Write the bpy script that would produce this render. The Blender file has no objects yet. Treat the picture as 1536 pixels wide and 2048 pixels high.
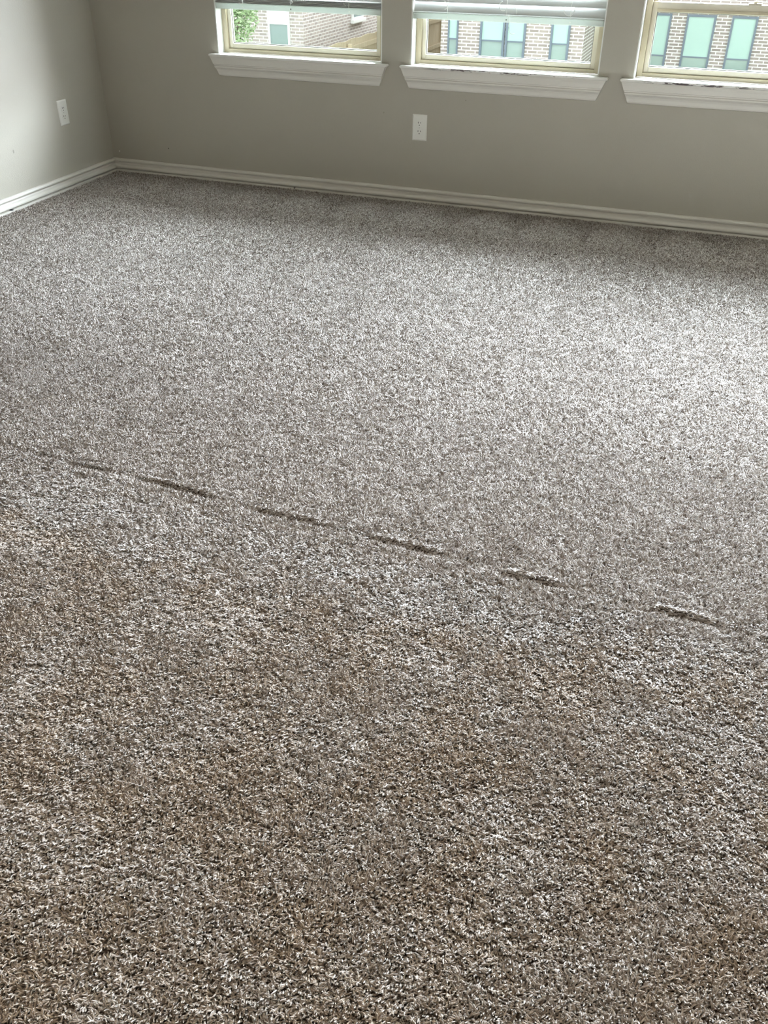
import bpy, bmesh, math, random
import numpy as np
from mathutils import Vector, Matrix
random.seed(7)
rng = np.random.default_rng(11)
PI = math.pi
scn = bpy.context.scene
COL = scn.collection

# ------------------------------------------------------------------ camera
CAM = np.array([3.5857, -4.8809, 1.3914])
F_PX, YAW, PITCH, ROLL = 1750.37, -0.34558, 0.60552, 0.00749
fw = np.array([math.sin(YAW)*math.cos(PITCH), math.cos(YAW)*math.cos(PITCH), -math.sin(PITCH)])
ri = np.array([math.cos(YAW), -math.sin(YAW), 0.0])
up = np.cross(ri, fw)
c_, s_ = math.cos(ROLL), math.sin(ROLL)
R_ = c_*ri + s_*up
U_ = -s_*ri + c_*up
cam_data = bpy.data.cameras.new('camera')
cam = bpy.data.objects.new('camera', cam_data)
COL.objects.link(cam)
cam.matrix_world = Matrix(((R_[0], U_[0], -fw[0], CAM[0]), (R_[1], U_[1], -fw[1], CAM[1]),
                           (R_[2], U_[2], -fw[2], CAM[2]), (0, 0, 0, 1)))
cam_data.sensor_fit = 'HORIZONTAL'
cam_data.sensor_width = 36.0
cam_data.lens = F_PX/1536*36.0
cam_data.clip_start = 0.05
cam_data.clip_end = 200
scn.camera = cam

# ------------------------------------------------------------------ view, world, daylight
scn.view_settings.view_transform = 'Standard'
scn.view_settings.look = 'None'
scn.view_settings.gamma = 1.0
scn.view_settings.use_curve_mapping = False
scn.view_settings.exposure = 0.34
scn.cycles.max_bounces = 8
scn.cycles.diffuse_bounces = 5
scn.cycles.transparent_max_bounces = 12

world = bpy.data.worlds.new('overcast_sky')
scn.world = world
world.use_nodes = True
bg = world.node_tree.nodes['Background']
bg.inputs['Color'].default_value = (0.90, 0.95, 1.0, 1)
bg.inputs['Strength'].default_value = 2.6


def area_light(name, loc, target, sx, sy, power, color):
    d = bpy.data.lights.new(name, 'AREA')
    d.shape = 'RECTANGLE'
    d.size = sx
    d.size_y = sy
    d.energy = power
    d.color = color
    o = bpy.data.objects.new(name, d)
    COL.objects.link(o)
    o.location = loc
    o.rotation_euler = (Vector(target)-Vector(loc)).to_track_quat('-Z', 'Y').to_euler()
    return o


# added area lamp outside, standing in for bright sky to lift the indoor daylight
area_light('added_sky_lamp', (4.2, 5.2, 4.4), (2.9, 0, 1.0), 9.0, 3.4, 20500, (0.79, 0.87, 1.0))
# veiled sun, spread wide by the cloud, from behind the houses and to the right
sd = bpy.data.lights.new('veiled_sun', 'SUN')
sd.energy = 12
sd.angle = math.radians(50)
sd.color = (0.93, 0.92, 0.97)
so = bpy.data.objects.new('veiled_sun', sd)
COL.objects.link(so)
so.location = (8, 10, 9)
so.rotation_euler = Vector((-0.62, -0.66, -0.45)).to_track_quat('-Z', 'Y').to_euler()
FILL_LAMP = 26  # power of the added warm fill lamp


# ------------------------------------------------------------------ materials
def new_mat(name):
    m = bpy.data.materials.new(name)
    m.use_nodes = True
    return m, m.node_tree.nodes, m.node_tree.links, m.node_tree.nodes['Principled BSDF']


def plain(name, col, rough=0.5, spec=0.5, bump=0.0, bscale=200.0, var=0.0, coat=0.0):
    m, N, L, b = new_mat(name)
    b.inputs['Base Color'].default_value = (*col, 1)
    b.inputs['Roughness'].default_value = rough
    b.inputs['Specular IOR Level'].default_value = spec
    b.inputs['Coat Weight'].default_value = coat
    tc = N.new('ShaderNodeTexCoord')
    if var > 0:
        n = N.new('ShaderNodeTexNoise')
        n.inputs['Scale'].default_value = 3.0
        n.inputs['Detail'].default_value = 4
        L.new(tc.outputs['Object'], n.inputs['Vector'])
        mx = N.new('ShaderNodeMix')
        mx.data_type = 'RGBA'
        mx.inputs[6].default_value = (*[c*(1-var) for c in col], 1)
        mx.inputs[7].default_value = (*[min(1, c*(1+var)) for c in col], 1)
        L.new(n.outputs['Fac'], mx.inputs[0])
        L.new(mx.outputs[2], b.inputs['Base Color'])
    if bump > 0:
        n = N.new('ShaderNodeTexNoise')
        n.inputs['Scale'].default_value = bscale
        n.inputs['Detail'].default_value = 3
        L.new(tc.outputs['Object'], n.inputs['Vector'])
        bp = N.new('ShaderNodeBump')
        bp.inputs['Strength'].default_value = bump
        bp.inputs['Distance'].default_value = 0.002
        L.new(n.outputs['Fac'], bp.inputs['Height'])
        L.new(bp.outputs['Normal'], b.inputs['Normal'])
    return m


def add_specks(m, specks):
    """small nail holes, paint dots and scuffs: (centre, radii, colour)"""
    N, L = m.node_tree.nodes, m.node_tree.links
    b = N['Principled BSDF']
    geo = N.new('ShaderNodeNewGeometry')
    for (c, r, col) in specks:
        sub = N.new('ShaderNodeVectorMath')
        sub.operation = 'SUBTRACT'
        L.new(geo.outputs['Position'], sub.inputs[0])
        sub.inputs[1].default_value = c
        dv = N.new('ShaderNodeVectorMath')
        dv.operation = 'DIVIDE'
        L.new(sub.outputs[0], dv.inputs[0])
        dv.inputs[1].default_value = r
        ln = N.new('ShaderNodeVectorMath')
        ln.operation = 'LENGTH'
        L.new(dv.outputs[0], ln.inputs[0])
        lt = N.new('ShaderNodeMapRange')
        lt.inputs['From Min'].default_value = 1.1
        lt.inputs['From Max'].default_value = 0.8
        L.new(ln.outputs['Value'], lt.inputs['Value'])
        mx = N.new('ShaderNodeMix')
        mx.data_type = 'RGBA'
        L.new(lt.outputs[0], mx.inputs[0])
        bc = b.inputs['Base Color']
        if bc.is_linked:
            L.new(bc.links[0].from_socket, mx.inputs[6])
        else:
            mx.inputs[6].default_value = bc.default_value
        mx.inputs[7].default_value = (*col, 1)
        L.new(mx.outputs[2], bc)


M = {}
M['wall'] = plain('greige_paint', (0.43, 0.405, 0.345), 0.55, 0.35, bump=0.35, bscale=160, var=0.025)
add_specks(M['wall'], [((0.049, 0, 0.119), (.004, .02, .004), (0.85, 0.84, 0.8)),
                       ((0.408, 0, 0.163), (.0035, .02, .0035), (0.08, 0.07, 0.06)),
                       ((0.0, -0.872, 0.289), (.02, .006, .010), (0.30, 0.28, 0.24)),
                       ((1.81, 0, 0.46), (.004, .02, .004), (0.34, 0.32, 0.26)),
                       ((2.27, 0, 0.55), (.004, .02, .004), (0.33, 0.31, 0.26)),
                       ((0.95, 0, 0.72), (.006, .02, .003), (0.33, 0.31, 0.26))])
M['ceiling'] = plain('ceiling_paint', (0.78, 0.77, 0.74), 0.8, 0.2, bump=0.4, bscale=90)
M['trim'] = plain('semi_gloss_trim_paint', (0.68, 0.655, 0.60), 0.32, 0.5, bump=0.05, bscale=60, var=0.02)
add_specks(M['trim'], [((1.257, -0.024, 0.014), (.005, .02, .004), (0.04, 0.035, 0.03)),
                       ((0.016, -1.005, 0.016), (.02, .014, .0035), (0.03, 0.03, 0.03)),
                       ((0.016, -0.975, 0.019), (.02, .008, .0025), (0.06, 0.05, 0.05))])
M['liner'] = plain('white_jamb_paint', (0.80, 0.81, 0.78), 0.4, 0.4, bump=0.1, bscale=120)
M['vinyl'] = plain('cream_window_vinyl', (0.47, 0.41, 0.29), 0.35, 0.5, bump=0.02, bscale=40)
M['vinyl_light'] = plain('pale_sash_vinyl', (0.63, 0.585, 0.47), 0.32, 0.5, bump=0.02, bscale=40)
M['gasket'] = plain('grey_gasket', (0.18, 0.18, 0.16), 0.7, 0.2, bump=0.1)
M['plate'] = plain('white_outlet_plastic', (0.76, 0.75, 0.70), 0.3, 0.5, bump=0.01, bscale=30)
M['slot'] = plain('dark_slot', (0.012, 0.011, 0.01), 0.6, 0.1, bump=0.1)
M['screw'] = plain('painted_screw', (0.55, 0.54, 0.5), 0.3, 0.6, bump=0.05)
M['cord'] = plain('white_blind_cord', (0.85, 0.85, 0.8), 0.7, 0.2, bump=0.2)
M['carpet_base'] = plain('carpet_backing', (0.05, 0.036, 0.027), 0.95, 0.05, bump=1.0, bscale=300, var=0.3)
M['lamp_metal'] = plain('brushed_nickel', (0.5, 0.48, 0.45), 0.35, 0.5, bump=0.05)


def chipped(name, x0, x1):
    """glossy white sill paint with peeled flecks along the nosing"""
    m = plain(name, (0.78, 0.765, 0.72), 0.3, 0.5, bump=0.05, bscale=60)
    N, L = m.node_tree.nodes, m.node_tree.links
    b = N['Principled BSDF']
    geo = N.new('ShaderNodeNewGeometry')
    n = N.new('ShaderNodeTexNoise')
    n.inputs['Scale'].default_value = 42
    n.inputs['Detail'].default_value = 6
    n.inputs['Roughness'].default_value = 0.65
    mp = N.new('ShaderNodeMapping')
    mp.inputs['Scale'].default_value = (0.42, 1, 2.2)
    L.new(geo.outputs['Position'], mp.inputs['Vector'])
    L.new(mp.outputs[0], n.inputs['Vector'])
    sp = N.new('ShaderNodeSeparateXYZ')
    L.new(geo.outputs['Position'], sp.inputs[0])

    def mr(sock, a, c):
        q = N.new('ShaderNodeMapRange')
        q.inputs['From Min'].default_value = a
        q.inputs['From Max'].default_value = c
        L.new(sock, q.inputs['Value'])
        return q.outputs[0]

    def mul(a, c):
        q = N.new('ShaderNodeMath')
        q.operation = 'MULTIPLY'
        L.new(a, q.inputs[0])
        L.new(c, q.inputs[1])
        return q.outputs[0]
    low = mr(sp.outputs['Z'], 0.7005, 0.698)
    front = mr(sp.outputs['Y'], -0.026, -0.029)
    xa = mr(sp.outputs['X'], x0, x0+0.12)
    xb = mr(sp.outputs['X'], x1, x1-0.15)
    ns = mr(n.outputs['Fac'], 0.50, 0.525)
    fac = mul(mul(mul(low, front), mul(xa, xb)), ns)
    mx = N.new('ShaderNodeMix')
    mx.data_type = 'RGBA'
    mx.inputs[6].default_value = (0.78, 0.765, 0.72, 1)
    mx.inputs[7].default_value = (0.10, 0.075, 0.075, 1)
    L.new(fac, mx.inputs[0])
    L.new(mx.outputs[2], b.inputs['Base Color'])
    return m


M['stool_clean'] = plain('clean_sill_paint', (0.78, 0.765, 0.72), 0.3, 0.5, bump=0.05, bscale=60)
M['stool_chip2'] = chipped('chipped_sill_paint_middle', 2.02, 2.86)
M['stool_chip3'] = chipped('chipped_sill_paint_right', 3.13, 3.75)


def glass_mat(name, tint, refl=0.5):
    m = bpy.data.materials.new(name)
    m.use_nodes = True
    N, L = m.node_tree.nodes, m.node_tree.links
    N.clear()
    out = N.new('ShaderNodeOutputMaterial')
    tr = N.new('ShaderNodeBsdfTransparent')
    tr.inputs['Color'].default_value = (*tint, 1)
    gl = N.new('ShaderNodeBsdfGlossy')
    gl.inputs['Roughness'].default_value = 0.03
    fr = N.new('ShaderNodeFresnel')
    fr.inputs['IOR'].default_value = 1.45
    k = N.new('ShaderNodeMath')
    k.operation = 'MULTIPLY'
    k.inputs[1].default_value = refl
    L.new(fr.outputs[0], k.inputs[0])
    mx = N.new('ShaderNodeMixShader')
    L.new(k.outputs[0], mx.inputs[0])
    L.new(tr.outputs[0], mx.inputs[1])
    L.new(gl.outputs[0], mx.inputs[2])
    L.new(mx.outputs[0], out.inputs[0])
    return m


M['glass'] = glass_mat('clear_window_glass', (0.98, 0.99, 0.985))
M['glass_screen'] = glass_mat('screened_window_glass', (0.90, 0.93, 0.905))


def slat_mat(name, tl):
    m, N, L, b = new_mat(name)
    b.inputs['Base Color'].default_value = (0.58, 0.60, 0.58, 1)
    b.inputs['Roughness'].default_value = 0.4
    tc = N.new('ShaderNodeTexCoord')
    w = N.new('ShaderNodeTexNoise')
    w.inputs['Scale'].default_value = 5
    mp = N.new('ShaderNodeMapping')
    mp.inputs['Scale'].default_value = (1, 20, 60)
    L.new(tc.outputs['Object'], mp.inputs[0])
    L.new(mp.outputs[0], w.inputs['Vector'])
    bp = N.new('ShaderNodeBump')
    bp.inputs['Strength'].default_value = 0.1
    bp.inputs['Distance'].default_value = 0.001
    L.new(w.outputs['Fac'], bp.inputs['Height'])
    L.new(bp.outputs[0], b.inputs['Normal'])
    t = N.new('ShaderNodeBsdfTranslucent')
    t.inputs['Color'].default_value = (0.85, 0.9, 0.85, 1)
    mx = N.new('ShaderNodeMixShader')
    mx.inputs[0].default_value = tl
    out = N['Material Output']
    L.new(b.outputs[0], mx.inputs[1])
    L.new(t.outputs[0], mx.inputs[2])
    L.new(mx.outputs[0], out.inputs[0])
    return m


M['slat'] = slat_mat('white_blind_slat', 0.05)
M['rail'] = slat_mat('white_blind_rail', 0.30)


def brick_mat(name, c1, c2, mortar):
    m, N, L, b = new_mat(name)
    uv = N.new('ShaderNodeUVMap')
    br = N.new('ShaderNodeTexBrick')
    br.inputs['Color1'].default_value = (*c1, 1)
    br.inputs['Color2'].default_value = (*c2, 1)
    br.inputs['Mortar'].default_value = (*mortar, 1)
    br.inputs['Scale'].default_value = 1.0
    br.inputs['Mortar Size'].default_value = 0.011
    br.inputs['Mortar Smooth'].default_value = 0.2
    br.inputs['Bias'].default_value = -0.1
    br.inputs['Brick Width'].default_value = 0.21
    br.inputs['Row Height'].default_value = 0.0665
    L.new(uv.outputs[0], br.inputs['Vector'])
    L.new(br.outputs['Color'], b.inputs['Base Color'])
    b.inputs['Roughness'].default_value = 0.9
    bp = N.new('ShaderNodeBump')
    bp.inputs['Strength'].default_value = 0.4
    bp.inputs['Distance'].default_value = 0.01
    bp.invert = True
    L.new(br.outputs['Fac'], bp.inputs['Height'])
    L.new(bp.outputs[0], b.inputs['Normal'])
    return m


M['brick_a'] = brick_mat('pale_brick', (0.37, 0.32, 0.305), (0.50, 0.43, 0.40), (0.72, 0.70, 0.68))
M['brick_b'] = brick_mat('taupe_brick', (0.33, 0.275, 0.26), (0.43, 0.36, 0.335), (0.88, 0.86, 0.84))
M['ext_white'] = plain('white_exterior_trim', (0.85, 0.86, 0.86), 0.5, bump=0.05)
M['ext_dark'] = plain('slate_window_frame', (0.15, 0.18, 0.24), 0.4, bump=0.05)
M['ext_blind'] = plain('pale_aqua_blind_behind_glass', (0.40, 0.56, 0.53), 0.25, 0.6, bump=0.02, var=0.05)
M['ext_blind_white'] = plain('white_blind_behind_glass', (0.85, 0.93, 0.93), 0.25, 0.6, bump=0.02, var=0.03)
M['ext_pane'] = plain('teal_window_pane', (0.26, 0.335, 0.34), 0.12, 0.8, bump=0.02, var=0.12)
M['roof'] = plain('grey_shingle', (0.25, 0.23, 0.22), 0.9, bump=1.0, bscale=20, var=0.2)
M['grass'] = plain('lawn', (0.22, 0.25, 0.15), 0.9, bump=1.0, bscale=40, var=0.3)
M['leaf'] = plain('bright_green_leaf', (0.34, 0.44, 0.26), 0.6, 0.3, bump=0.1, var=0.3)
M['bark'] = plain('grey_bark', (0.25, 0.20, 0.16), 0.9, bump=1.0, bscale=30, var=0.2)


def wood_mat():
    m, N, L, b = new_mat('weathered_cedar')
    tc = N.new('ShaderNodeTexCoord')
    mp = N.new('ShaderNodeMapping')
    mp.inputs['Scale'].default_value = (8, 8, 0.6)
    n = N.new('ShaderNodeTexNoise')
    n.inputs['Scale'].default_value = 3
    n.inputs['Detail'].default_value = 6
    L.new(tc.outputs['Object'], mp.inputs[0])
    L.new(mp.outputs[0], n.inputs['Vector'])
    mx = N.new('ShaderNodeMix')
    mx.data_type = 'RGBA'
    mx.inputs[6].default_value = (0.38, 0.30, 0.20, 1)
    mx.inputs[7].default_value = (0.60, 0.51, 0.38, 1)
    L.new(n.outputs['Fac'], mx.inputs[0])
    L.new(mx.outputs[2], b.inputs['Base Color'])
    b.inputs['Roughness'].default_value = 0.8
    return m


M['wood'] = wood_mat()


# ------------------------------------------------------------------ mesh helpers
def add_box(bm, x0, x1, y0, y1, z0, z1, bevel=0.0):
    vs = [bm.verts.new(p) for p in [(x0, y0, z0), (x1, y0, z0), (x1, y1, z0), (x0, y1, z0),
                                    (x0, y0, z1), (x1, y0, z1), (x1, y1, z1), (x0, y1, z1)]]
    fs = [bm.faces.new([vs[i] for i in q]) for q in
          [(0, 3, 2, 1), (4, 5, 6, 7), (0, 1, 5, 4), (1, 2, 6, 5), (2, 3, 7, 6), (3, 0, 4, 7)]]
    if bevel > 0:
        es = list({e for f in fs for e in f.edges})
        bmesh.ops.bevel(bm, geom=es, offset=bevel, segments=2, affect='EDGES', profile=0.6)
    return vs


def add_tube(bm, pts, r, n=6, cap=True):
    rings = []
    P = [Vector(p) for p in pts]
    for i, p in enumerate(P):
        t = (P[min(i+1, len(P)-1)]-P[max(i-1, 0)]).normalized()
        a = Vector((0, 0, 1)) if abs(t.z) < 0.9 else Vector((1, 0, 0))
        u = t.cross(a).normalized()
        v = t.cross(u).normalized()
        rr = r[i] if isinstance(r, (list, tuple)) else r
        rings.append([bm.verts.new(p+u*math.cos(2*PI*k/n)*rr+v*math.sin(2*PI*k/n)*rr) for k in range(n)])
    for a, b in zip(rings, rings[1:]):
        for k in range(n):
            bm.faces.new((a[k], a[(k+1) % n], b[(k+1) % n], b[k]))
    if cap:
        bm.faces.new(list(reversed(rings[0])))
        bm.faces.new(rings[-1])


def obj(name, bm, mat, parent=None, smooth=False, loc=None):
    me = bpy.data.meshes.new(name)
    bmesh.ops.recalc_face_normals(bm, faces=bm.faces)
    bm.to_mesh(me)
    bm.free()
    if mat is not None:
        me.materials.append(mat)
    for p in me.polygons:
        p.use_smooth = smooth
    o = bpy.data.objects.new(name, me)
    COL.objects.link(o)
    if parent is not None:
        o.parent = parent
    if loc is not None:
        o.location = loc
    return o


def box_obj(name, dims, mat, parent=None, bevel=0.0):
    bm = bmesh.new()
    add_box(bm, *dims, bevel=bevel)
    return obj(name, bm, mat, parent)


def thing(name, label, cat, loc=(0, 0, 0), group=None):
    o = bpy.data.objects.new(name, None)
    COL.objects.link(o)
    o.location = loc
    o.empty_display_size = 0.1
    o['label'] = label
    o['category'] = cat
    if group:
        o['group'] = group
    return o


def tag(o, label, cat, group=None, kind=None):
    o['label'] = label
    o['category'] = cat
    if group:
        o['group'] = group
    if kind:
        o['kind'] = kind
    return o


def struct(o):
    o['kind'] = 'structure'
    return o


# ------------------------------------------------------------------ room shell
XR, YB, ZC = 5.4, -6.4, 2.62       # right wall, wall behind, ceiling
WT = 0.16                          # wall thickness
ZS, ZH = 0.690, 2.02               # rough sill and head of the window openings
WINS = [(0.814, 1.798), (1.959, 2.943), (3.111, 4.095), (4.262, 5.246)]  # last opening is unseen, added for more daylight

bm = bmesh.new()
add_box(bm, -WT, XR+WT, 0, WT, -0.3, ZS)
add_box(bm, -WT, XR+WT, 0, WT, ZH, ZC+0.1)
xs = [-WT] + [v for w in WINS for v in w] + [XR+WT]
for k in range(0, len(xs), 2):
    add_box(bm, xs[k], xs[k+1], 0, WT, ZS, ZH)
struct(obj('wall_back', bm, M['wall']))
struct(box_obj('wall_left', (-WT, 0, YB-WT, 0, -0.3, ZC+0.1), M['wall']))
struct(box_obj('wall_right', (XR, XR+WT, YB-WT, 0, -0.3, ZC+0.1), M['wall']))
struct(box_obj('wall_front', (0, XR, YB-WT, YB, -0.3, ZC+0.1), M['wall']))
struct(box_obj('ceiling', (0, XR, YB, 0, ZC, ZC+0.1), M['ceiling']))


# ---- carpet surface: the seam ridges that cross the floor
RIDGES = [(2.165, 2.445, 1.0), (2.548, 2.815, 1.0), (2.900, 3.150, 1.0), (3.268, 3.46, 1.15), (3.640, 3.822, 1.1),
          (1.72, 1.90, 0.35), (1.93, 2.10, 0.75), (3.87, 4.1, 0.5), (4.2, 4.4, 0.7), (1.3, 1.52, 0.6)]


def seam_y(x):
    return -3.092 - 0.045*np.clip(x-2.4, -1, 2.0) + 0.004*np.sin(x*9)


def surf(x, y):
    """height of the pile tips above the flat carpet, in metres"""
    h = 0.0016*np.sin(x*11.3+y*4.1)*np.sin(y*9.7-x*3.3) + 0.001*np.sin(x*27+1.3)*np.sin(y*23+.4)
    s = y - seam_y(x)
    for (a, b, k) in RIDGES:
        t = np.clip((x-a)/0.03, 0, 1)*np.clip((b-x)/0.07, 0, 1)
        off = -0.003 + 0.008*(x-a)/(b-a)      # each pucker runs slightly askew to the seam
        h = h + k*t*(0.013*np.exp(-((s-off)/0.008)**2) - 0.014*np.exp(-((s-off+0.0175)/0.0045)**2)
                     - 0.009*np.exp(-((s-off-0.015)/0.004)**2)*(1-(x-a)/(b-a)) + 0.003*np.exp(-((s-off+0.042)/0.014)**2))
    h = h - 0.005*np.exp(-((s+0.008)/0.0045)**2)
    # short crease running off the seam
    u = (x-2.36)/0.13
    h = h - 0.006*np.exp(-((y-(-3.165+0.075*u))/0.005)**2)*np.clip(u*6, 0, 1)*np.clip((1-u)*6, 0, 1)
    return h


nx, ny = 540, 640
gx = np.linspace(0, XR, nx)
gy = np.linspace(YB, 0, ny)
GX, GY = np.meshgrid(gx, gy)
GZ = surf(GX, GY)*0.8
verts = np.stack([GX.ravel(), GY.ravel(), GZ.ravel()-0.0005], 1)
ii = (np.arange(ny-1)[:, None]*nx+np.arange(nx-1)[None, :]).ravel()
faces = np.stack([ii, ii+1, ii+nx+1, ii+nx], 1)
me = bpy.data.meshes.new('floor')
me.vertices.add(len(verts))
me.vertices.foreach_set('co', verts.ravel())
me.loops.add(faces.size)
me.loops.foreach_set('vertex_index', faces.ravel())
me.polygons.add(len(faces))
me.polygons.foreach_set('loop_start', np.arange(len(faces))*4)
me.update(calc_edges=True)
me.materials.append(M['carpet_base'])
fl = bpy.data.objects.new('floor', me)
COL.objects.link(fl)
struct(fl)

# ---- baseboards, one moulded profile mitred in the corner
BH = 0.078
prof = [(0.0, BH), (0.008, BH), (0.0145, BH-0.003), (0.0175, BH-0.009), (0.0165, BH-0.015), (0.010, BH-0.019), (0.003, BH-0.0225),
        (0.0015, BH-0.0275), (0.004, BH-0.0325), (0.014, BH-0.0365), (0.0205, BH-0.042), (0.0225, BH-0.048), (0.022, BH-0.054), (0.0165, BH-0.0565),
        (0.006, BH-0.0575), (0.006, BH-0.0615), (0.024, BH-0.063), (0.025, BH-0.068), (0.025, -0.002), (0.0, -0.002)]


def sweep(prof, path_fn, name, mat, parent=None):
    """path_fn(out, z) -> list of positions along the run"""
    bm = bmesh.new()
    cols = [[bm.verts.new(p) for p in path_fn(o, z)] for o, z in prof]
    for a, b in zip(cols, cols[1:]+cols[:1]):
        for k in range(len(a)-1):
            bm.faces.new((a[k], a[k+1], b[k+1], b[k]))
    bm.faces.new([c[0] for c in cols])
    bm.faces.new([c[-1] for c in reversed(cols)])
    return obj(name, bm, mat, parent)


struct(sweep(prof, lambda o, z: [(o, -o, z), (XR-o, -o, z)], 'baseboard_back', M['trim']))
struct(sweep(prof, lambda o, z: [(o, -o, z), (o, YB+o, z)], 'baseboard_left', M['trim']))
struct(sweep(prof, lambda o, z: [(XR-o, -o, z), (XR-o, YB+o, z)], 'baseboard_right', M['trim']))
struct(sweep(prof, lambda o, z: [(o, YB+o, z), (XR-o, YB+o, z)], 'baseboard_front', M['trim']))

# ------------------------------------------------------------------ windows
APRON = [(0.0, 0.0), (0.034, 0.0), (0.034, -0.008), (0.0315, -0.018), (0.030, -0.030), (0.0295, -0.038), (0.0245, -0.0405), (0.0235, -0.0455),
         (0.0275, -0.0490), (0.0275, -0.055), (0.024, -0.059), (0.018, -0.066), (0.0145, -0.076), (0.013, -0.090), (0.0105, -0.097), (0.0, -0.100)]
MITRE = 1.75
FY0, FY1 = 0.062, 0.135
MEET0, MEET1 = 0.985, 1.027


def make_window(i, x0, x1, stool_mat, xl, xr):
    w = bpy.data.objects.new('window_%d' % i, None)  # window_4 is unseen, added to let in more light
    COL.objects.link(w)
    w.location = (x0, 0, ZS)
    w['kind'] = 'structure'
    T = Matrix.Translation((-x0, 0, -ZS))

    def part(name, bm, mat, parent=None, smooth=False):
        bmesh.ops.transform(bm, matrix=T, verts=bm.verts)
        return obj(name, bm, mat, parent or w, smooth)
    # jamb liner boards
    bm = bmesh.new()
    add_box(bm, x0, x0+0.006, 0.0, WT, ZS, ZH)
    add_box(bm, x1-0.006, x1, 0.0, WT, ZS, ZH)
    add_box(bm, x0+0.006, x1-0.006, 0.0, WT, ZH-0.006, ZH)
    part('jamb_liner', bm, M['liner'])
    # stool
    bm = bmesh.new()
    y0 = -0.037
    v = [(x0+.0005, 0.07), (x0+.0005, -.0005), (xl, -.0005), (xl, y0), (xr, y0), (xr, -.0005), (x1-.0005, -.0005), (x1-.0005, 0.07)]
    b0 = [bm.verts.new((a, b, ZS+0.0005)) for a, b in v]
    b1 = [bm.verts.new((a, b, 0.702)) for a, b in v]
    bm.faces.new(b0)
    bm.faces.new(list(reversed(b1)))
    for k in range(len(v)):
        bm.faces.new((b0[k], b0[(k+1) % 8], b1[(k+1) % 8], b1[k]))
    es = [e for e in bm.edges if all(abs(q.co.y-y0) < 1e-5 for q in e.verts) or
          (all(q.co.x < x0-0.001 or q.co.x > x1+0.001 for q in e.verts) and all(q.co.y < -0.0004 for q in e.verts) and abs(e.verts[0].co.z-e.verts[1].co.z) < 1e-4)]
    bmesh.ops.bevel(bm, geom=es, offset=0.003, segments=3, affect='EDGES')
    part('window_sill', bm, stool_mat)
    # apron: crown profile with returned ends
    w_ = 0.034
    a0, a1 = xl+0.007+w_*MITRE, xr-0.009-w_*MITRE
    bm = bmesh.new()
    cols = [[bm.verts.new(p) for p in [(a0-q, -0.0003, ZS+z), (a0-q, -o-0.0003, ZS+z), (a1+q, -o-0.0003, ZS+z), (a1+q, -0.0003, ZS+z)]]
            for o, z, q in [(o, z, MITRE*(0.034+z*0.24)) for o, z in APRON]]
    for a, b in zip(cols, cols[1:]):
        for k in range(3):
            try:
                bm.faces.new((a[k], a[k+1], b[k+1], b[k]))
            except ValueError:
                pass
    bmesh.ops.remove_doubles(bm, verts=bm.verts, dist=1e-5)
    part('sill_apron', bm, M['trim'])
    xa, xb = x0+0.0065, x1-0.0065
    # outer vinyl frame
    bm = bmesh.new()
    fw_ = 0.028
    add_box(bm, xa, xa+fw_, FY0, FY1, 0.703, ZH-0.007, 0.002)
    add_box(bm, xb-fw_, xb, FY0, FY1, 0.703, ZH-0.007, 0.002)
    add_box(bm, xa+fw_, xb-fw_, FY0, FY1, 0.703, 0.722, 0.002)
    add_box(bm, xa+fw_, xb-fw_, FY0, FY1, ZH-0.04, ZH-0.007, 0.002)
    part('window_frame', bm, M['vinyl'])
    # lower sash
    bm = bmesh.new()
    sx0, sx1, sw = xa+fw_+0.001, xb-fw_-0.001, 0.022
    add_box(bm, sx0, sx0+sw, 0.076, 0.104, 0.7225, MEET1, 0.002)
    add_box(bm, sx1-sw, sx1, 0.076, 0.104, 0.7225, MEET1, 0.002)
    add_box(bm, sx0+sw, sx1-sw, 0.076, 0.104, 0.7225, 0.748, 0.003)
    add_box(bm, sx0+sw, sx1-sw, 0.070, 0.104, MEET0, MEET1, 0.003)
    s1 = part('lower_sash', bm, M['vinyl_light'])
    bm = bmesh.new()
    add_box(bm, sx0+sw, sx1-sw, 0.0665, 0.0698, MEET0+0.001, MEET0+0.014, 0.001)
    part('finger_lift', bm, M['vinyl'], s1)
    bm = bmesh.new()
    g = 0.004
    for (a, b, c, d) in [(sx0+sw, sx0+sw+g, .748, MEET0), (sx1-sw-g, sx1-sw, .748, MEET0),
                         (sx0+sw+g, sx1-sw-g, .748, .748+g), (sx0+sw+g, sx1-sw-g, MEET0-g, MEET0)]:
        add_box(bm, a, b, 0.086, 0.094, c, d)
    part('gasket', bm, M['gasket'], s1)
    bm = bmesh.new()
    add_box(bm, sx0+sw+g, sx1-sw-g, 0.089, 0.091, .748+g, MEET0-g)
    part('pane', bm, M['glass_screen'], s1)
    # sash lock
    bm = bmesh.new()
    cx = (sx0+sx1)/2
    add_box(bm, cx-0.03, cx+0.03, 0.074, 0.100, MEET1, MEET1+0.006, 0.002)
    add_tube(bm, [(cx, 0.087, MEET1+0.006), (cx, 0.087, MEET1+0.014)], 0.009, 10)
    add_box(bm, cx-0.004, cx+0.03, 0.083, 0.090, MEET1+0.009, MEET1+0.014, 0.001)
    part('sash_lock', bm, M['vinyl_light'], s1)
    # upper sash
    bm = bmesh.new()
    add_box(bm, sx0, sx0+sw, 0.1055, 0.132, MEET0, ZH-0.041, 0.002)
    add_box(bm, sx1-sw, sx1, 0.1055, 0.132, MEET0, ZH-0.041, 0.002)
    add_box(bm, sx0+sw, sx1-sw, 0.1055, 0.132, MEET0, MEET1-0.008, 0.002)
    add_box(bm, sx0+sw, sx1-sw, 0.1055, 0.132, ZH-0.07, ZH-0.041, 0.002)
    s2 = part('upper_sash', bm, M['vinyl_light'])
    bm = bmesh.new()
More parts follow.
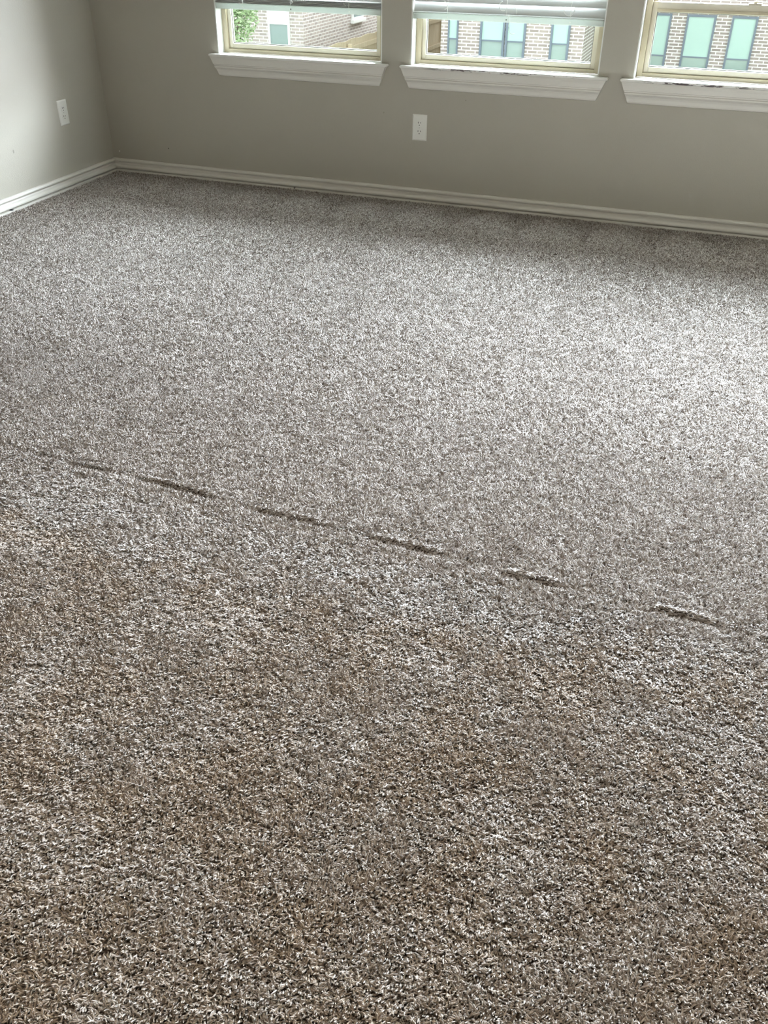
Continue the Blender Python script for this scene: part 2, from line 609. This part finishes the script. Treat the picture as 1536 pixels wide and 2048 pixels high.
    add_box(bm, sx0+sw, sx1-sw, 0.118, 0.120, MEET1-0.008, ZH-0.07)
    part('pane', bm, M['glass'], s2)
    return w


make_window(1, *WINS[0], M['stool_clean'], 0.768, 1.836)
make_window(2, *WINS[1], M['stool_chip2'], 1.908, 2.995)
make_window(3, *WINS[2], M['stool_chip3'], 3.055, 4.150)
make_window(4, *WINS[3], M['stool_clean'], 4.210, 5.290)  # unseen window, added to let more light onto the left wall


# ------------------------------------------------------------------ blinds
def arc_pts(c, r, a0, a1, n, y=-0.012, sq=1.0):
    return [(c[0]+r*math.cos(math.radians(a0+(a1-a0)*k/n)), y, c[1]+sq*r*math.sin(math.radians(a0+(a1-a0)*k/n))) for k in range(n+1)]


def slat_bm(x0, x1, z, tilt, wd=0.05):
    """a gently crowned slat, width wd, turned by tilt about its long axis"""
    bm = bmesh.new()
    n = 6
    th = 0.0024
    ring = []
    for k in range(n+1):
        s = -0.5+k/n
        ring.append((s*wd, 0.003*(1-4*s*s)+th/2))
    for k in range(n, -1, -1):
        s = -0.5+k/n
        ring.append((s*wd, 0.003*(1-4*s*s)-th/2))
    ct, st = math.cos(tilt), math.sin(tilt)
    y0 = 0.028
    A = [bm.verts.new((x0, y0+a*ct-b*st, z+a*st+b*ct)) for a, b in ring]
    B = [bm.verts.new((x1, y0+a*ct-b*st, z+a*st+b*ct)) for a, b in ring]
    m = len(ring)
    for k in range(m):
        bm.faces.new((A[k], A[(k+1) % m], B[(k+1) % m], B[k]))
    bm.faces.new(A)
    bm.faces.new(list(reversed(B)))
    return bm


def make_blind(name, x0, x1, zb, stack, label, cords, hang, tilt=57):
    t = thing(name, label, 'blind', (x0, 0, ZS), group='white slatted blinds in the windows')
    T = Matrix.Translation((-x0, 0, -ZS))

    def part(nm, bm, mat, smooth=False, parent=None):
        bmesh.ops.transform(bm, matrix=T, verts=bm.verts)
        return obj(nm, bm, mat, parent or t, smooth)
    a, b = x0+0.008, x1-0.008
    bm = bmesh.new()
    add_box(bm, a, b, 0.001, 0.055, zb, zb+0.026, 0.004)
    rail = part('bottom_rail', bm, M['rail'])
    for cx in cords[:3]:
        bm = bmesh.new()
        add_tube(bm, [(cx, 0.0012, zb+0.012), (cx, -0.0012, zb+0.012)], 0.0035, 10)
        part('cord_plug', bm, M['gasket'] if abs(cx-cords[1]) < 1e-6 else M['plate'], parent=rail)
    z = zb+0.030
    for k in range(stack):
        part('slat', slat_bm(a, b, z, math.radians(2)), M['slat'])
        z += 0.0062
    z += 0.020
    while z < 1.93:
        part('slat', slat_bm(a, b, z, math.radians(tilt)), M['slat'])
        z += 0.0425
    bm = bmesh.new()
    add_box(bm, a, b, 0.004, 0.056, 1.955, 2.011, 0.003)
    part('head_rail', bm, M['slat'])
    for cx in cords[:3]:
        bm = bmesh.new()
        add_tube(bm, [(cx, -0.0015, zb+0.028), (cx, -0.003, zb+0.05), (cx, -0.0015, 1.96)], 0.0011, 5)
        part('ladder_cord', bm, M['cord'])
    for pts in hang:
        bm = bmesh.new()
        add_tube(bm, pts, 0.0013, 5)
        part('loose_cord', bm, M['cord'], True)
    return t


make_blind('window_blind', *WINS[0], 0.923, 5,
           'white slatted blind in the left window, nearest the room corner',
           (0.990, 1.277, 1.613),
           [arc_pts((0.985, 0.963), 0.012, 200, 520, 14, -0.008), arc_pts((1.600, 0.975), 0.013, 20, 260, 12, -0.008),
            arc_pts((1.285, 0.968), 0.007, -60, 240, 12, -0.008)])
make_blind('window_blind', *WINS[1], 0.918, 1,
           'white slatted blind in the middle window, with tangled loose cords above its rail',
           (2.150, 2.455, 2.772),
           [arc_pts((2.128, 0.982), 0.024, -70, 80, 12, -0.010, 0.8),
            arc_pts((2.437, 0.989), 0.020, 100, 300, 12, -0.010),
            arc_pts((2.478, 0.966), 0.030, -20, 110, 12, -0.012, .8),
            arc_pts((2.765, 0.985), 0.026, 150, 390, 14, -0.012),
            [(2.470, -0.014, .955), (2.474, -0.014, .925), (2.472, -0.014, .905), (2.480, -.015, .892), (2.477, -.015, .88), (2.49, -.015, .87), (2.505, -0.014, .872)]], tilt=68)


# ------------------------------------------------------------------ wall outlets
def make_outlet(label, loc, rotz):
    t = thing('electrical_outlet', label, 'outlet', loc, group='wall outlets')
    t.rotation_euler = (0, 0, rotz)
    hw, hh, d = 0.041, 0.0665, 0.0065
    bm = bmesh.new()
    # plate with a raised, sloping border
    r0 = [(-hw, -hh), (hw, -hh), (hw, hh), (-hw, hh)]
    A = [bm.verts.new((x, 0, z)) for x, z in r0]
    B = [bm.verts.new((x, -0.003, z)) for x, z in r0]
    Cc = [bm.verts.new((x*0.86, -d, z*0.91)) for x, z in r0]
    for P, Q in ((A, B), (B, Cc)):
        for k in range(4):
            bm.faces.new((P[k], P[(k+1) % 4], Q[(k+1) % 4], Q[k]))
    bm.faces.new(Cc)
    bm.faces.new(A)
    bmesh.ops.bevel(bm, geom=[e for e in bm.edges if all(abs(v.co.y) > 0.001 for v in e.verts)], offset=0.001, segments=2, affect='EDGES')
    obj('cover_plate', bm, M['plate'], t)
    for s in (1, -1):
        zc = 0.0215*s
        bm = bmesh.new()
        n = 24
        ring = []
        for k in range(n):
            a = 2*PI*k/n
            x, z = 0.0185*math.cos(a), 0.0175*math.sin(a)
            z = max(-0.0142, min(0.0142, z))
            ring.append((x, z+zc))
        A = [bm.verts.new((x, -d+0.0005, z)) for x, z in ring]
        B = [bm.verts.new((x, -d-0.0012, z)) for x, z in ring]
        for k in range(n):
            bm.faces.new((A[k], A[(k+1) % n], B[(k+1) % n], B[k]))
        bm.faces.new(B)
        rc = obj('receptacle', bm, M['plate'], t)
        for sx, hgt in ((-1, 0.0045), (1, 0.0036)):
            bm = bmesh.new()
            add_box(bm, sx*0.0068-0.0013, sx*0.0068+0.0013, -d-0.0016, -d-0.0008, zc+0.004-hgt, zc+0.004+hgt)
            obj('slot', bm, M['slot'], rc)
        bm = bmesh.new()
        add_tube(bm, [(0, -d-0.0008, zc-0.0085), (0, -d-0.0016, zc-0.0085)], 0.0027, 12)
        obj('ground_hole', bm, M['slot'], rc)
    bm = bmesh.new()
    add_tube(bm, [(0, -d+0.0005, 0), (0, -d-0.001, 0)], 0.0028, 12)
    obj('screw', bm, M['screw'], t)
    return t


make_outlet('white duplex wall outlet on the long wall below the middle window', (2.019, 0, 0.399), 0)
make_outlet('white duplex wall outlet on the short left wall, near the corner', (0, -0.409, 0.4065), PI/2)

# ------------------------------------------------------------------ added warm fill lamp, unseen behind the viewer
t = thing('added_fill_light', 'unseen ceiling light added for warm fill, with a frosted bowl and nickel rim', 'ceiling light', (3.0, -4.9, ZC))
bm = bmesh.new()
add_tube(bm, [(0, 0, 0), (0, 0, -0.03)], 0.19, 32)
obj('rim', bm, M['lamp_metal'], t)
bm = bmesh.new()
bmesh.ops.create_uvsphere(bm, u_segments=32, v_segments=12, radius=0.17)
bmesh.ops.delete(bm, geom=[v for v in bm.verts if v.co.z > 0.001], context='VERTS')
for v in bm.verts:
    v.co.z = v.co.z*0.45-0.030
mb, N, L, b = new_mat('fill_lamp_glass')
b.inputs['Base Color'].default_value = (0.9, 0.85, 0.75, 1)
b.inputs['Emission Color'].default_value = (1.0, 0.84, 0.66, 1)
b.inputs['Emission Strength'].default_value = 3.0
obj('bowl', bm, mb, t, True)
d = bpy.data.lights.new('fill_bulb', 'AREA')
d.shape = 'DISK'
d.size = 0.34
d.energy = FILL_LAMP
d.color = (1.0, 0.86, 0.70)
lo = bpy.data.objects.new('fill_bulb', d)
COL.objects.link(lo)
lo.location = (3.0, -4.9, ZC-0.125)

# ------------------------------------------------------------------ outside
GZ0 = -2.85
struct(box_obj('ground', (-60, 60, WT+0.1, 90, GZ0-0.2, GZ0), M['grass']))


def brick_box(name, x0, x1, y0, y1, z0, z1, mat, parent):
    bm = bmesh.new()
    add_box(bm, x0, x1, y0, y1, z0, z1)
    uvl = bm.loops.layers.uv.new('UVMap')
    bm.normal_update()
    for f in bm.faces:
        n = f.normal
        for l in f.loops:
            c = l.vert.co
            l[uvl].uv = (c.y+0.05, c.z) if abs(n.x) > 0.5 else ((c.x, c.z) if abs(n.y) > 0.5 else (c.x, c.y))
    return obj(name, bm, mat, parent)


def ext_window(parent, x0, x1, yf, z0, z1, zb, frame_mat, upper, axis='y', fw_=0.045):
    """double hung window set on a facade facing -y (axis y) or +x (axis x)"""
    def bx(bm, a0, a1, d0, d1, c0, c1):
        if axis == 'y':
            add_box(bm, a0, a1, yf-d1, yf-d0, c0, c1)
        else:
            add_box(bm, yf+d0, yf+d1, a0, a1, c0, c1)
    bm = bmesh.new()
    bx(bm, x0, x0+fw_, -0.02, 0.05, z0, z1)
    bx(bm, x1-fw_, x1, -0.02, 0.05, z0, z1)
    bx(bm, x0+fw_, x1-fw_, -0.02, 0.05, z0, z0+fw_)
    bx(bm, x0+fw_, x1-fw_, -0.02, 0.05, z1-fw_, z1)
    bx(bm, x0+fw_, x1-fw_, -0.01, 0.035, zb-0.015, zb+0.015)
    f = obj('window', bm, frame_mat, parent)
    bm = bmesh.new()
    bx(bm, x0+fw_, x1-fw_, -0.02, 0.012, z0+fw_, zb-0.015)
    obj('pane', bm, M['ext_pane'], f)
    bm = bmesh.new()
    bx(bm, x0+fw_, x1-fw_, -0.02, 0.018, zb+0.015, z1-fw_)
    obj('drawn_blind', bm, upper, f)
    return f


def hip_roof(parent, x0, x1, y0, y1, z, rise, over=0.4):
    bm = bmesh.new()
    x0 -= over
    x1 += over
    y0 -= over
    y1 += over
    w = min(x1-x0, y1-y0)/2
    if x1-x0 > y1-y0:
        r0, r1 = (x0+w, (y0+y1)/2), (x1-w, (y0+y1)/2)
    else:
        r0, r1 = ((x0+x1)/2, y0+w), ((x0+x1)/2, y1-w)
    b = [bm.verts.new(p) for p in [(x0, y0, z), (x1, y0, z), (x1, y1, z), (x0, y1, z)]]
    r = [bm.verts.new((*r0, z+rise)), bm.verts.new((*r1, z+rise))]
    if x1-x0 > y1-y0:
        fs = [(b[0], b[1], r[1], r[0]), (b[1], b[2], r[1]), (b[2], b[3], r[0], r[1]), (b[3], b[0], r[0])]
    else:
        fs = [(b[0], b[1], r[0]), (b[1], b[2], r[1], r[0]), (b[2], b[3], r[1]), (b[3], b[0], r[0], r[1])]
    for f in fs:
        bm.faces.new(f)
    bm.faces.new(list(reversed(b)))
    return obj('roof', bm, M['roof'], parent)


# house behind the left window: front faces us, its side runs away beside the fence
hA = thing('brick_house', 'pale brick house seen through the left window, behind the tree and fence', 'house', (-9, 16, GZ0), 'brick houses next door')
TA = (9, -16, -GZ0)


def into(parent, o):
    """keep world-modelled geometry when it becomes a child of a moved root"""
    o.parent = parent
    o.matrix_parent_inverse = Matrix.Translation(-Vector(parent.location))
    return o


def rebase(root):
    for ch in root.children:
        ch.location = -Vector(root.location)


brick_box('walls', -13, -6.0, 16, 30, GZ0, 2.6, M['brick_a'], hA)
ext_window(hA, -6.88, -6.33, 16, -1.52, 0.2, -0.86, M['ext_white'], M['ext_blind_white'])
ext_window(hA, -9.2, -8.1, 16, -1.52, 0.2, -0.86, M['ext_white'], M['ext_blind_white'])
f = ext_window(hA, 18.99, 19.72, -6.0, -1.02, 0.3, -0.3, M['ext_white'], M['ext_blind_white'], axis='x', fw_=0.04)
bm = bmesh.new()
add_box(bm, -6.0, -5.9, 18.92, 19.8, -1.10, -1.02, 0.01)
obj('sill', bm, M['ext_white'], f)
bm = bmesh.new()
add_box(bm, -6.94, -6.27, 15.9, 16.0, -1.6, -1.52, 0.01)
obj('sill', bm, M['ext_white'], hA)
hip_roof(hA, -13, -6.0, 16, 30, 2.6, 2.0)
rebase(hA)

hB = thing('brick_house', 'taupe brick house with tall narrow windows seen through the middle and right windows', 'house', (0, 16, GZ0), 'brick houses next door')
brick_box('walls', -2.685, 0.434, 16, 26, GZ0, 2.6, M['brick_b'], hB)
brick_box('walls', 0.434, 12, 18.5, 26, GZ0, 2.6, M['brick_b'], hB)
for (a, b_) in [(-2.52, -2.29), (-1.80, -1.255), (-1.235, -0.80), (-0.265, 0.14)]:
    ext_window(hB, a, b_, 16, -2.2, 0.3, -0.985, M['ext_dark'], M['ext_blind'], fw_=0.03 if b_-a < .3 else 0.045)
for (a, b_) in [(1.25, 1.966), (2.295, 2.923), (3.253, 3.80), (4.9, 5.6), (6.2, 6.9)]:
    ext_window(hB, a, b_, 18.5, -2.3, -0.55, -1.396, M['ext_dark'], M['ext_blind'])
hip_roof(hB, -2.685, 12, 16, 26, 2.6, 2.2)
rebase(hB)

# wooden fence between the houses
fx = -4.6
fence = thing('wooden_fence', 'pale cedar board fence running beside the pale brick house', 'fence', (fx, 18, GZ0))
bm = bmesh.new()
y = 12.6
while y < 25:
    hgt = -1.04 + 0.012*math.sin(y*7)
    add_box(bm, fx-0.012, fx+0.012, y, y+0.135, GZ0+0.04, hgt)
    y += 0.142
fo = obj('boards', bm, M['wood'], fence)
bm = bmesh.new()
for z in (-1.26, -1.9, -2.5):
    add_box(bm, fx+0.012, fx+0.055, 12.6, 25, z, z+0.09)
obj('rails', bm, M['wood'], fence)
for k in range(6):
    bm = bmesh.new()
    yy = 12.7+k*2.44
    add_box(bm, fx+0.055, fx+0.145, yy, yy+0.09, GZ0, -1.1)
    obj('post', bm, M['wood'], fence)
rebase(fence)


def foliage(bm, c, rad, n, s):
    for _ in range(n):
        v = Vector((random.gauss(0, 1), random.gauss(0, 1), random.gauss(0, 1))).normalized()
        p = Vector(c)+Vector((v.x*rad[0], v.y*rad[1], v.z*rad[2]))*(random.random()**0.4)
        a = Vector((random.uniform(-1, 1), random.uniform(-1, 1), random.uniform(-.6, .4))).normalized()
        q = a.cross(Vector((random.uniform(-1, 1), random.uniform(-1, 1), random.uniform(-1, 1)))).normalized()
        L_, W_ = s*random.uniform(.7, 1.3), s*0.45
        up_ = a.cross(q)*L_*0.12
        ps = [p-a*L_/2, p+q*W_/2+up_, p+a*L_/2, p-q*W_/2+up_]
        vs = [bm.verts.new(x) for x in ps]
        bm.faces.new((vs[0], vs[1], vs[2]))
        bm.faces.new((vs[0], vs[2], vs[3]))


tr = thing('garden_tree', 'leafy green tree seen through the left edge of the left window', 'tree', (-5.75, 12, GZ0))
bm = bmesh.new()
foliage(bm, (0, 0, 2.62), (0.62, 0.6, 0.75), 2600, 0.10)
foliage(bm, (0.35, 0, 2.85), (0.35, 0.4, 0.35), 700, 0.10)
obj('foliage', bm, M['leaf'], tr)
bm = bmesh.new()
add_tube(bm, [(0, 0, 0), (0.03, 0.02, 0.9), (-0.02, 0, 1.8), (0.02, 0, 2.6), (0, 0, 3.1)], [0.07, 0.055, 0.045, 0.03, 0.01], 8)
add_tube(bm, [(0, 0, 1.7), (0.2, 0.05, 2.3), (0.35, 0, 2.9)], [0.03, 0.02, 0.008], 6)
add_tube(bm, [(0, 0, 1.6), (-0.22, 0.05, 2.2), (-0.35, 0.1, 2.8)], [0.03, 0.02, 0.008], 6)
obj('trunk', bm, M['bark'], tr)
sh = thing('garden_shrub', 'thin green shrub shoot in front of the pale brick house window', 'shrub', (-4.62, 12, GZ0))
bm = bmesh.new()
foliage(bm, (0, 0, 1.93), (0.10, 0.1, 0.14), 90, 0.09)
foliage(bm, (0, 0, 1.1), (0.38, 0.35, 0.75), 1500, 0.09)
obj('foliage', bm, M['leaf'], sh)
bm = bmesh.new()
add_tube(bm, [(0, 0, 0), (0.02, 0, 1.0), (0, 0, 2.0)], [0.03, 0.02, 0.006], 6)
obj('stem', bm, M['bark'], sh)


# ------------------------------------------------------------------ carpet pile
def value_noise(x, y, scale, seed):
    r = np.random.default_rng(seed)
    n = 256
    t = r.random((n, n))
    u, v = x*scale+37.3, y*scale+91.7
    iu, iv = np.floor(u).astype(int), np.floor(v).astype(int)
    fu, fv = u-iu, v-iv
    fu, fv = fu*fu*(3-2*fu), fv*fv*(3-2*fv)
    a, b = t[iu % n, iv % n], t[(iu+1) % n, iv % n]
    c, d = t[iu % n, (iv+1) % n], t[(iu+1) % n, (iv+1) % n]
    return (a*(1-fu)+b*fu)*(1-fv)+(c*(1-fu)+d*fu)*fv


# lean of the pile: patches brushed one way or the other (footprints, vacuum strokes)
PATCH = [  # x, y, rx, ry, strength   (+ = brushed towards the window)
    (2.26, -3.335, 0.10, 0.05, 1.1), (2.42, -3.30, 0.12, 0.04, 0.8), (2.10, -3.62, 0.12, 0.05, 1.2), (2.27, -3.72, 0.08, 0.04, 1.2),
    (2.61, -3.35, 0.11, 0.06, 0.9), (2.90, -3.40, 0.07, 0.05, 1.2), (3.32, -3.47, 0.08, 0.07, 1.3), (3.62, -3.44, 0.07, 0.05, 1.1),
    (2.76, -4.03, 0.07, 0.05, 1.1), (3.50, -3.62, 0.10, 0.06, 0.8), (2.7, -3.16, 0.25, 0.025, 0.7), (3.1, -3.17, 0.25, 0.03, 0.6),
    (2.10, -3.45, 0.16, 0.05, -1.2), (2.66, -3.55, 0.22, 0.07, -1.0), (3.10, -3.50, 0.18, 0.06, -1.1), (2.50, -3.90, 0.22, 0.12, -0.9),
    (3.55, -3.28, 0.14, 0.05, -0.4), (2.95, -3.80, 0.15, 0.06, -0.6), (3.45, -3.85, 0.18, 0.08, -0.7), (2.55, -4.15, 0.2, 0.1, -0.8),
    (3.20, -4.10, 0.10, 0.06, 0.6), (3.70, -4.0, 0.12, 0.07, 0.5), (2.95, -4.25, 0.10, 0.05, 0.6), (2.05, -3.25, 0.2, 0.04, -0.5)]


def lean_field(x, y):
    far = np.clip((y+3.35)/0.35, 0, 1)
    base = -0.7+1.3*far
    v = base+(value_noise(x, y, 7.0, 3)-0.5)*0.75*(1-0.75*far)+(value_noise(x, y, 2.3, 4)-0.5)*0.7*(1-.6*far)
    for (px, py, rx, ry, k) in PATCH:
        v = v+0.6*k*np.exp(-(((x-px)/rx)**2+((y-py)/ry)**2)**1.5)
    for (a, b, kk) in RIDGES[:5]:
        mx_ = (a+b)/2
        v = v+0.9*np.exp(-(((x-mx_)/0.13)**4+((y-seam_y(x)-0.004)/0.009)**2))
        v = v+0.8*np.exp(-(((x-mx_-0.03)/0.11)**2+((y-seam_y(x)+0.055)/0.018)**2)**1.5)
    # vacuum strokes ending in wedges along the window wall
    tri = np.abs(((x*2.9+0.2) % 1.0)-0.35)/0.65
    wedge = np.clip((y+0.05+0.42*tri*0.9)/0.05, -1, 1)*np.clip((y+0.55)/0.1, 0, 1)
    v = v-0.8*wedge
    return v


def make_pile():
    parts = []
    # (y0, y1, spacing, thickness scale)
    for (y0, y1, sp, ks) in [(-4.95, -3.45, 0.0031, 0.78), (-3.45, -2.45, 0.0036, 0.88), (-2.45, -1.2, 0.0045, 1.08), (-1.2, -0.025, 0.0054, 1.3)]:
        # plan width that the photograph's wedge of floor (and a step to the side) covers
        def xmin(y):
            return max(0.027, 2.827-(y+4.469)*(2.80/3.36)-0.95)
        xa = xmin(y1)
        n = int((4.85-xa)/sp)
        m = int(round((y1-y0)/sp))
        X, Y = np.meshgrid(xa+np.arange(n)*sp, y0+(np.arange(m)+.5)*(y1-y0)/m)
        X = X+rng.uniform(-.45, .45, X.shape)*sp
        Y = Y+rng.uniform(-.45, .45, Y.shape)*sp
        X, Y = X.ravel(), Y.ravel()
        Y = np.minimum(Y, -0.027)
        xm = np.maximum(0.027, 2.827-(Y+4.469)*(2.80/3.36)-0.95)
        k = X > xm
        parts.append((X[k], Y[k], np.full(k.sum(), ks)))
    X = np.concatenate([p[0] for p in parts])
    Y = np.concatenate([p[1] for p in parts])
    K = np.concatenate([p[2] for p in parts])
    n = len(X)
    print('tufts', n)
    s = lean_field(X, Y)
    # lean direction: along +-y plus a slowly swirling side component and yarn to yarn scatter
    ang = PI/2*np.sign(s+1e-9)*np.ones(n)
    dirx = 0.7*(value_noise(X, Y, 55.0, 8)-0.5)*2+rng.normal(0, .55, n)
    diry = s*0.9+0.7*(value_noise(X, Y, 60.0, 9)-0.5)*2+rng.normal(0, .55, n)
    rdg = np.zeros(n)
    for (a, b, kk) in RIDGES:
        rdg += kk*np.clip((X-a)/0.02, 0, 1)*np.clip((b-X)/0.05, 0, 1)*np.exp(-((Y-seam_y(X)+0.004)/0.014)**2)
    dirx = dirx+2.2*rdg
    diry = diry*(1-0.6*np.clip(rdg, 0, 1))
    mag = np.hypot(dirx, diry)+1e-6
    dirx, diry = dirx/mag, diry/mag
    lean = np.clip(0.25+0.32*mag, 0.3, 0.85)
    Lg = rng.uniform(0.0115, 0.0160, n)*(0.9+0.2*value_noise(X, Y, 40, 5))
    edge = np.clip((np.minimum(X, -Y)-0.025)/0.022, 0, 1)     # tucked down against the baseboards
    Lg = Lg*(0.5+0.5*edge)
    NP = 6
    tt = np.linspace(0, 1, NP)
    # bend progressively: vertical at the root, flopping over at the tip
    pos = np.zeros((n, NP, 3), np.float32)
    pos[:, 0, 0] = X
    pos[:, 0, 1] = Y
    tip0 = surf(X, Y)
    pos[:, 0, 2] = tip0*0.8-0.001
    curl = rng.uniform(-1.4, 1.4, n)
    for k in range(1, NP):
        a = np.clip(lean*2.15*tt[k]**0.9, 0, 1.75)
        th = curl*tt[k]
        dx = dirx*np.cos(th)-diry*np.sin(th)
        dy = dirx*np.sin(th)+diry*np.cos(th)
        st = Lg/(NP-1)
        pos[:, k, 0] = pos[:, k-1, 0]+dx*np.sin(a)*st
        pos[:, k, 1] = pos[:, k-1, 1]+dy*np.sin(a)*st
        pos[:, k, 2] = pos[:, k-1, 2]+np.cos(a)*st
    # neighbouring yarns gather into small clumps with gaps between them
    cs = 0.0105
    cu, cvv = np.floor(X/cs), np.floor(Y/cs)
    hsh = np.abs(np.sin(cu*12.9898+cvv*78.233)*43758.5453) % 1.0
    hs2 = np.abs(np.sin(cu*39.346+cvv*11.135)*24634.6345) % 1.0
    ccx, ccy = (cu+0.2+0.6*hsh)*cs, (cvv+0.2+0.6*hs2)*cs
    for k in range(1, NP):
        f_ = (0.5-0.22*np.clip((Y+3.3)/1.5, 0, 1))*tt[k]
        pos[:, k, 0] += f_*(ccx-X)
        pos[:, k, 1] += f_*(ccy-Y)
        pos[:, k, 2] += (hsh-0.5)*0.0055*tt[k]
    pos[:, :, 0] = np.maximum(pos[:, :, 0], 0.0262)
    pos[:, :, 1] = np.minimum(pos[:, :, 1], -0.0262)
    rad = np.array([1.0, 1.2, 1.35, 1.35, 1.15, 0.55])*0.00125
    R = (K*rng.uniform(.8, 1.2, n))[:, None]*rad[None, :]
    cv = bpy.data.hair_curves.new('carpet_pile')
    cv.add_curves([NP]*n)
    cv.attributes['position'].data.foreach_set('vector', pos.reshape(-1))
    ra = cv.attributes.get('radius') or cv.attributes.new('radius', 'FLOAT', 'POINT')
    ra.data.foreach_set('value', R.astype(np.float32).reshape(-1))
    m, N, L, b = new_mat('frieze_yarn')
    hi = N.new('ShaderNodeHairInfo')
    cr = N.new('ShaderNodeValToRGB')
    e = cr.color_ramp.elements
    e[0].position = 0.0
    e[0].color = (0.12, 0.085, 0.06, 1)
    e[1].position = 1.0
    e[1].color = (0.58, 0.55, 0.515, 1)
    q = e.new(0.35)
    q.color = (0.30, 0.26, 0.225, 1)
    q = e.new(0.7)
    q.color = (0.395, 0.36, 0.325, 1)
    L.new(hi.outputs['Random'], cr.inputs[0])
    L.new(cr.outputs[0], b.inputs['Base Color'])
    b.inputs['Roughness'].default_value = 0.55
    b.inputs['Specular IOR Level'].default_value = 0.4
    b.inputs['Sheen Weight'].default_value = 0.4
    b.inputs['Sheen Roughness'].default_value = 0.45
    b.inputs['Sheen Tint'].default_value = (0.93, 1.0, 0.98, 1)
    # patchy brown tint: the window light's falloff painted into the near yarns
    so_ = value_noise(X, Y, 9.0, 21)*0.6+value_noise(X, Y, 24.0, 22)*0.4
    falloff_tint = (0.42+0.58*np.clip((so_-0.38)*3.0, 0, 1))*np.clip((-3.33-Y+0.22*(value_noise(X, Y, 3.0, 23)-.5)+0.2*(so_-.5))/0.16, 0, 1)
    sa = cv.attributes.new('falloff_tint', 'FLOAT', 'CURVE')
    sa.data.foreach_set('value', falloff_tint.astype(np.float32))
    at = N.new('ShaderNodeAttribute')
    at.attribute_name = 'falloff_tint'
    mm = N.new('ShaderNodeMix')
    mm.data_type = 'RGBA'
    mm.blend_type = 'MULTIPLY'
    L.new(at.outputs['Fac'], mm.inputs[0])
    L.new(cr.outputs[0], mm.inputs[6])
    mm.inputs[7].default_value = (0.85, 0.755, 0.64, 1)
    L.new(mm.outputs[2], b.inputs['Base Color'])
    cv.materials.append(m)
    o = bpy.data.objects.new('carpet_pile', cv)
    COL.objects.link(o)
    tag(o, 'short twisted taupe carpet pile covering the whole floor', 'carpet', kind='stuff')
    return o


make_pile()
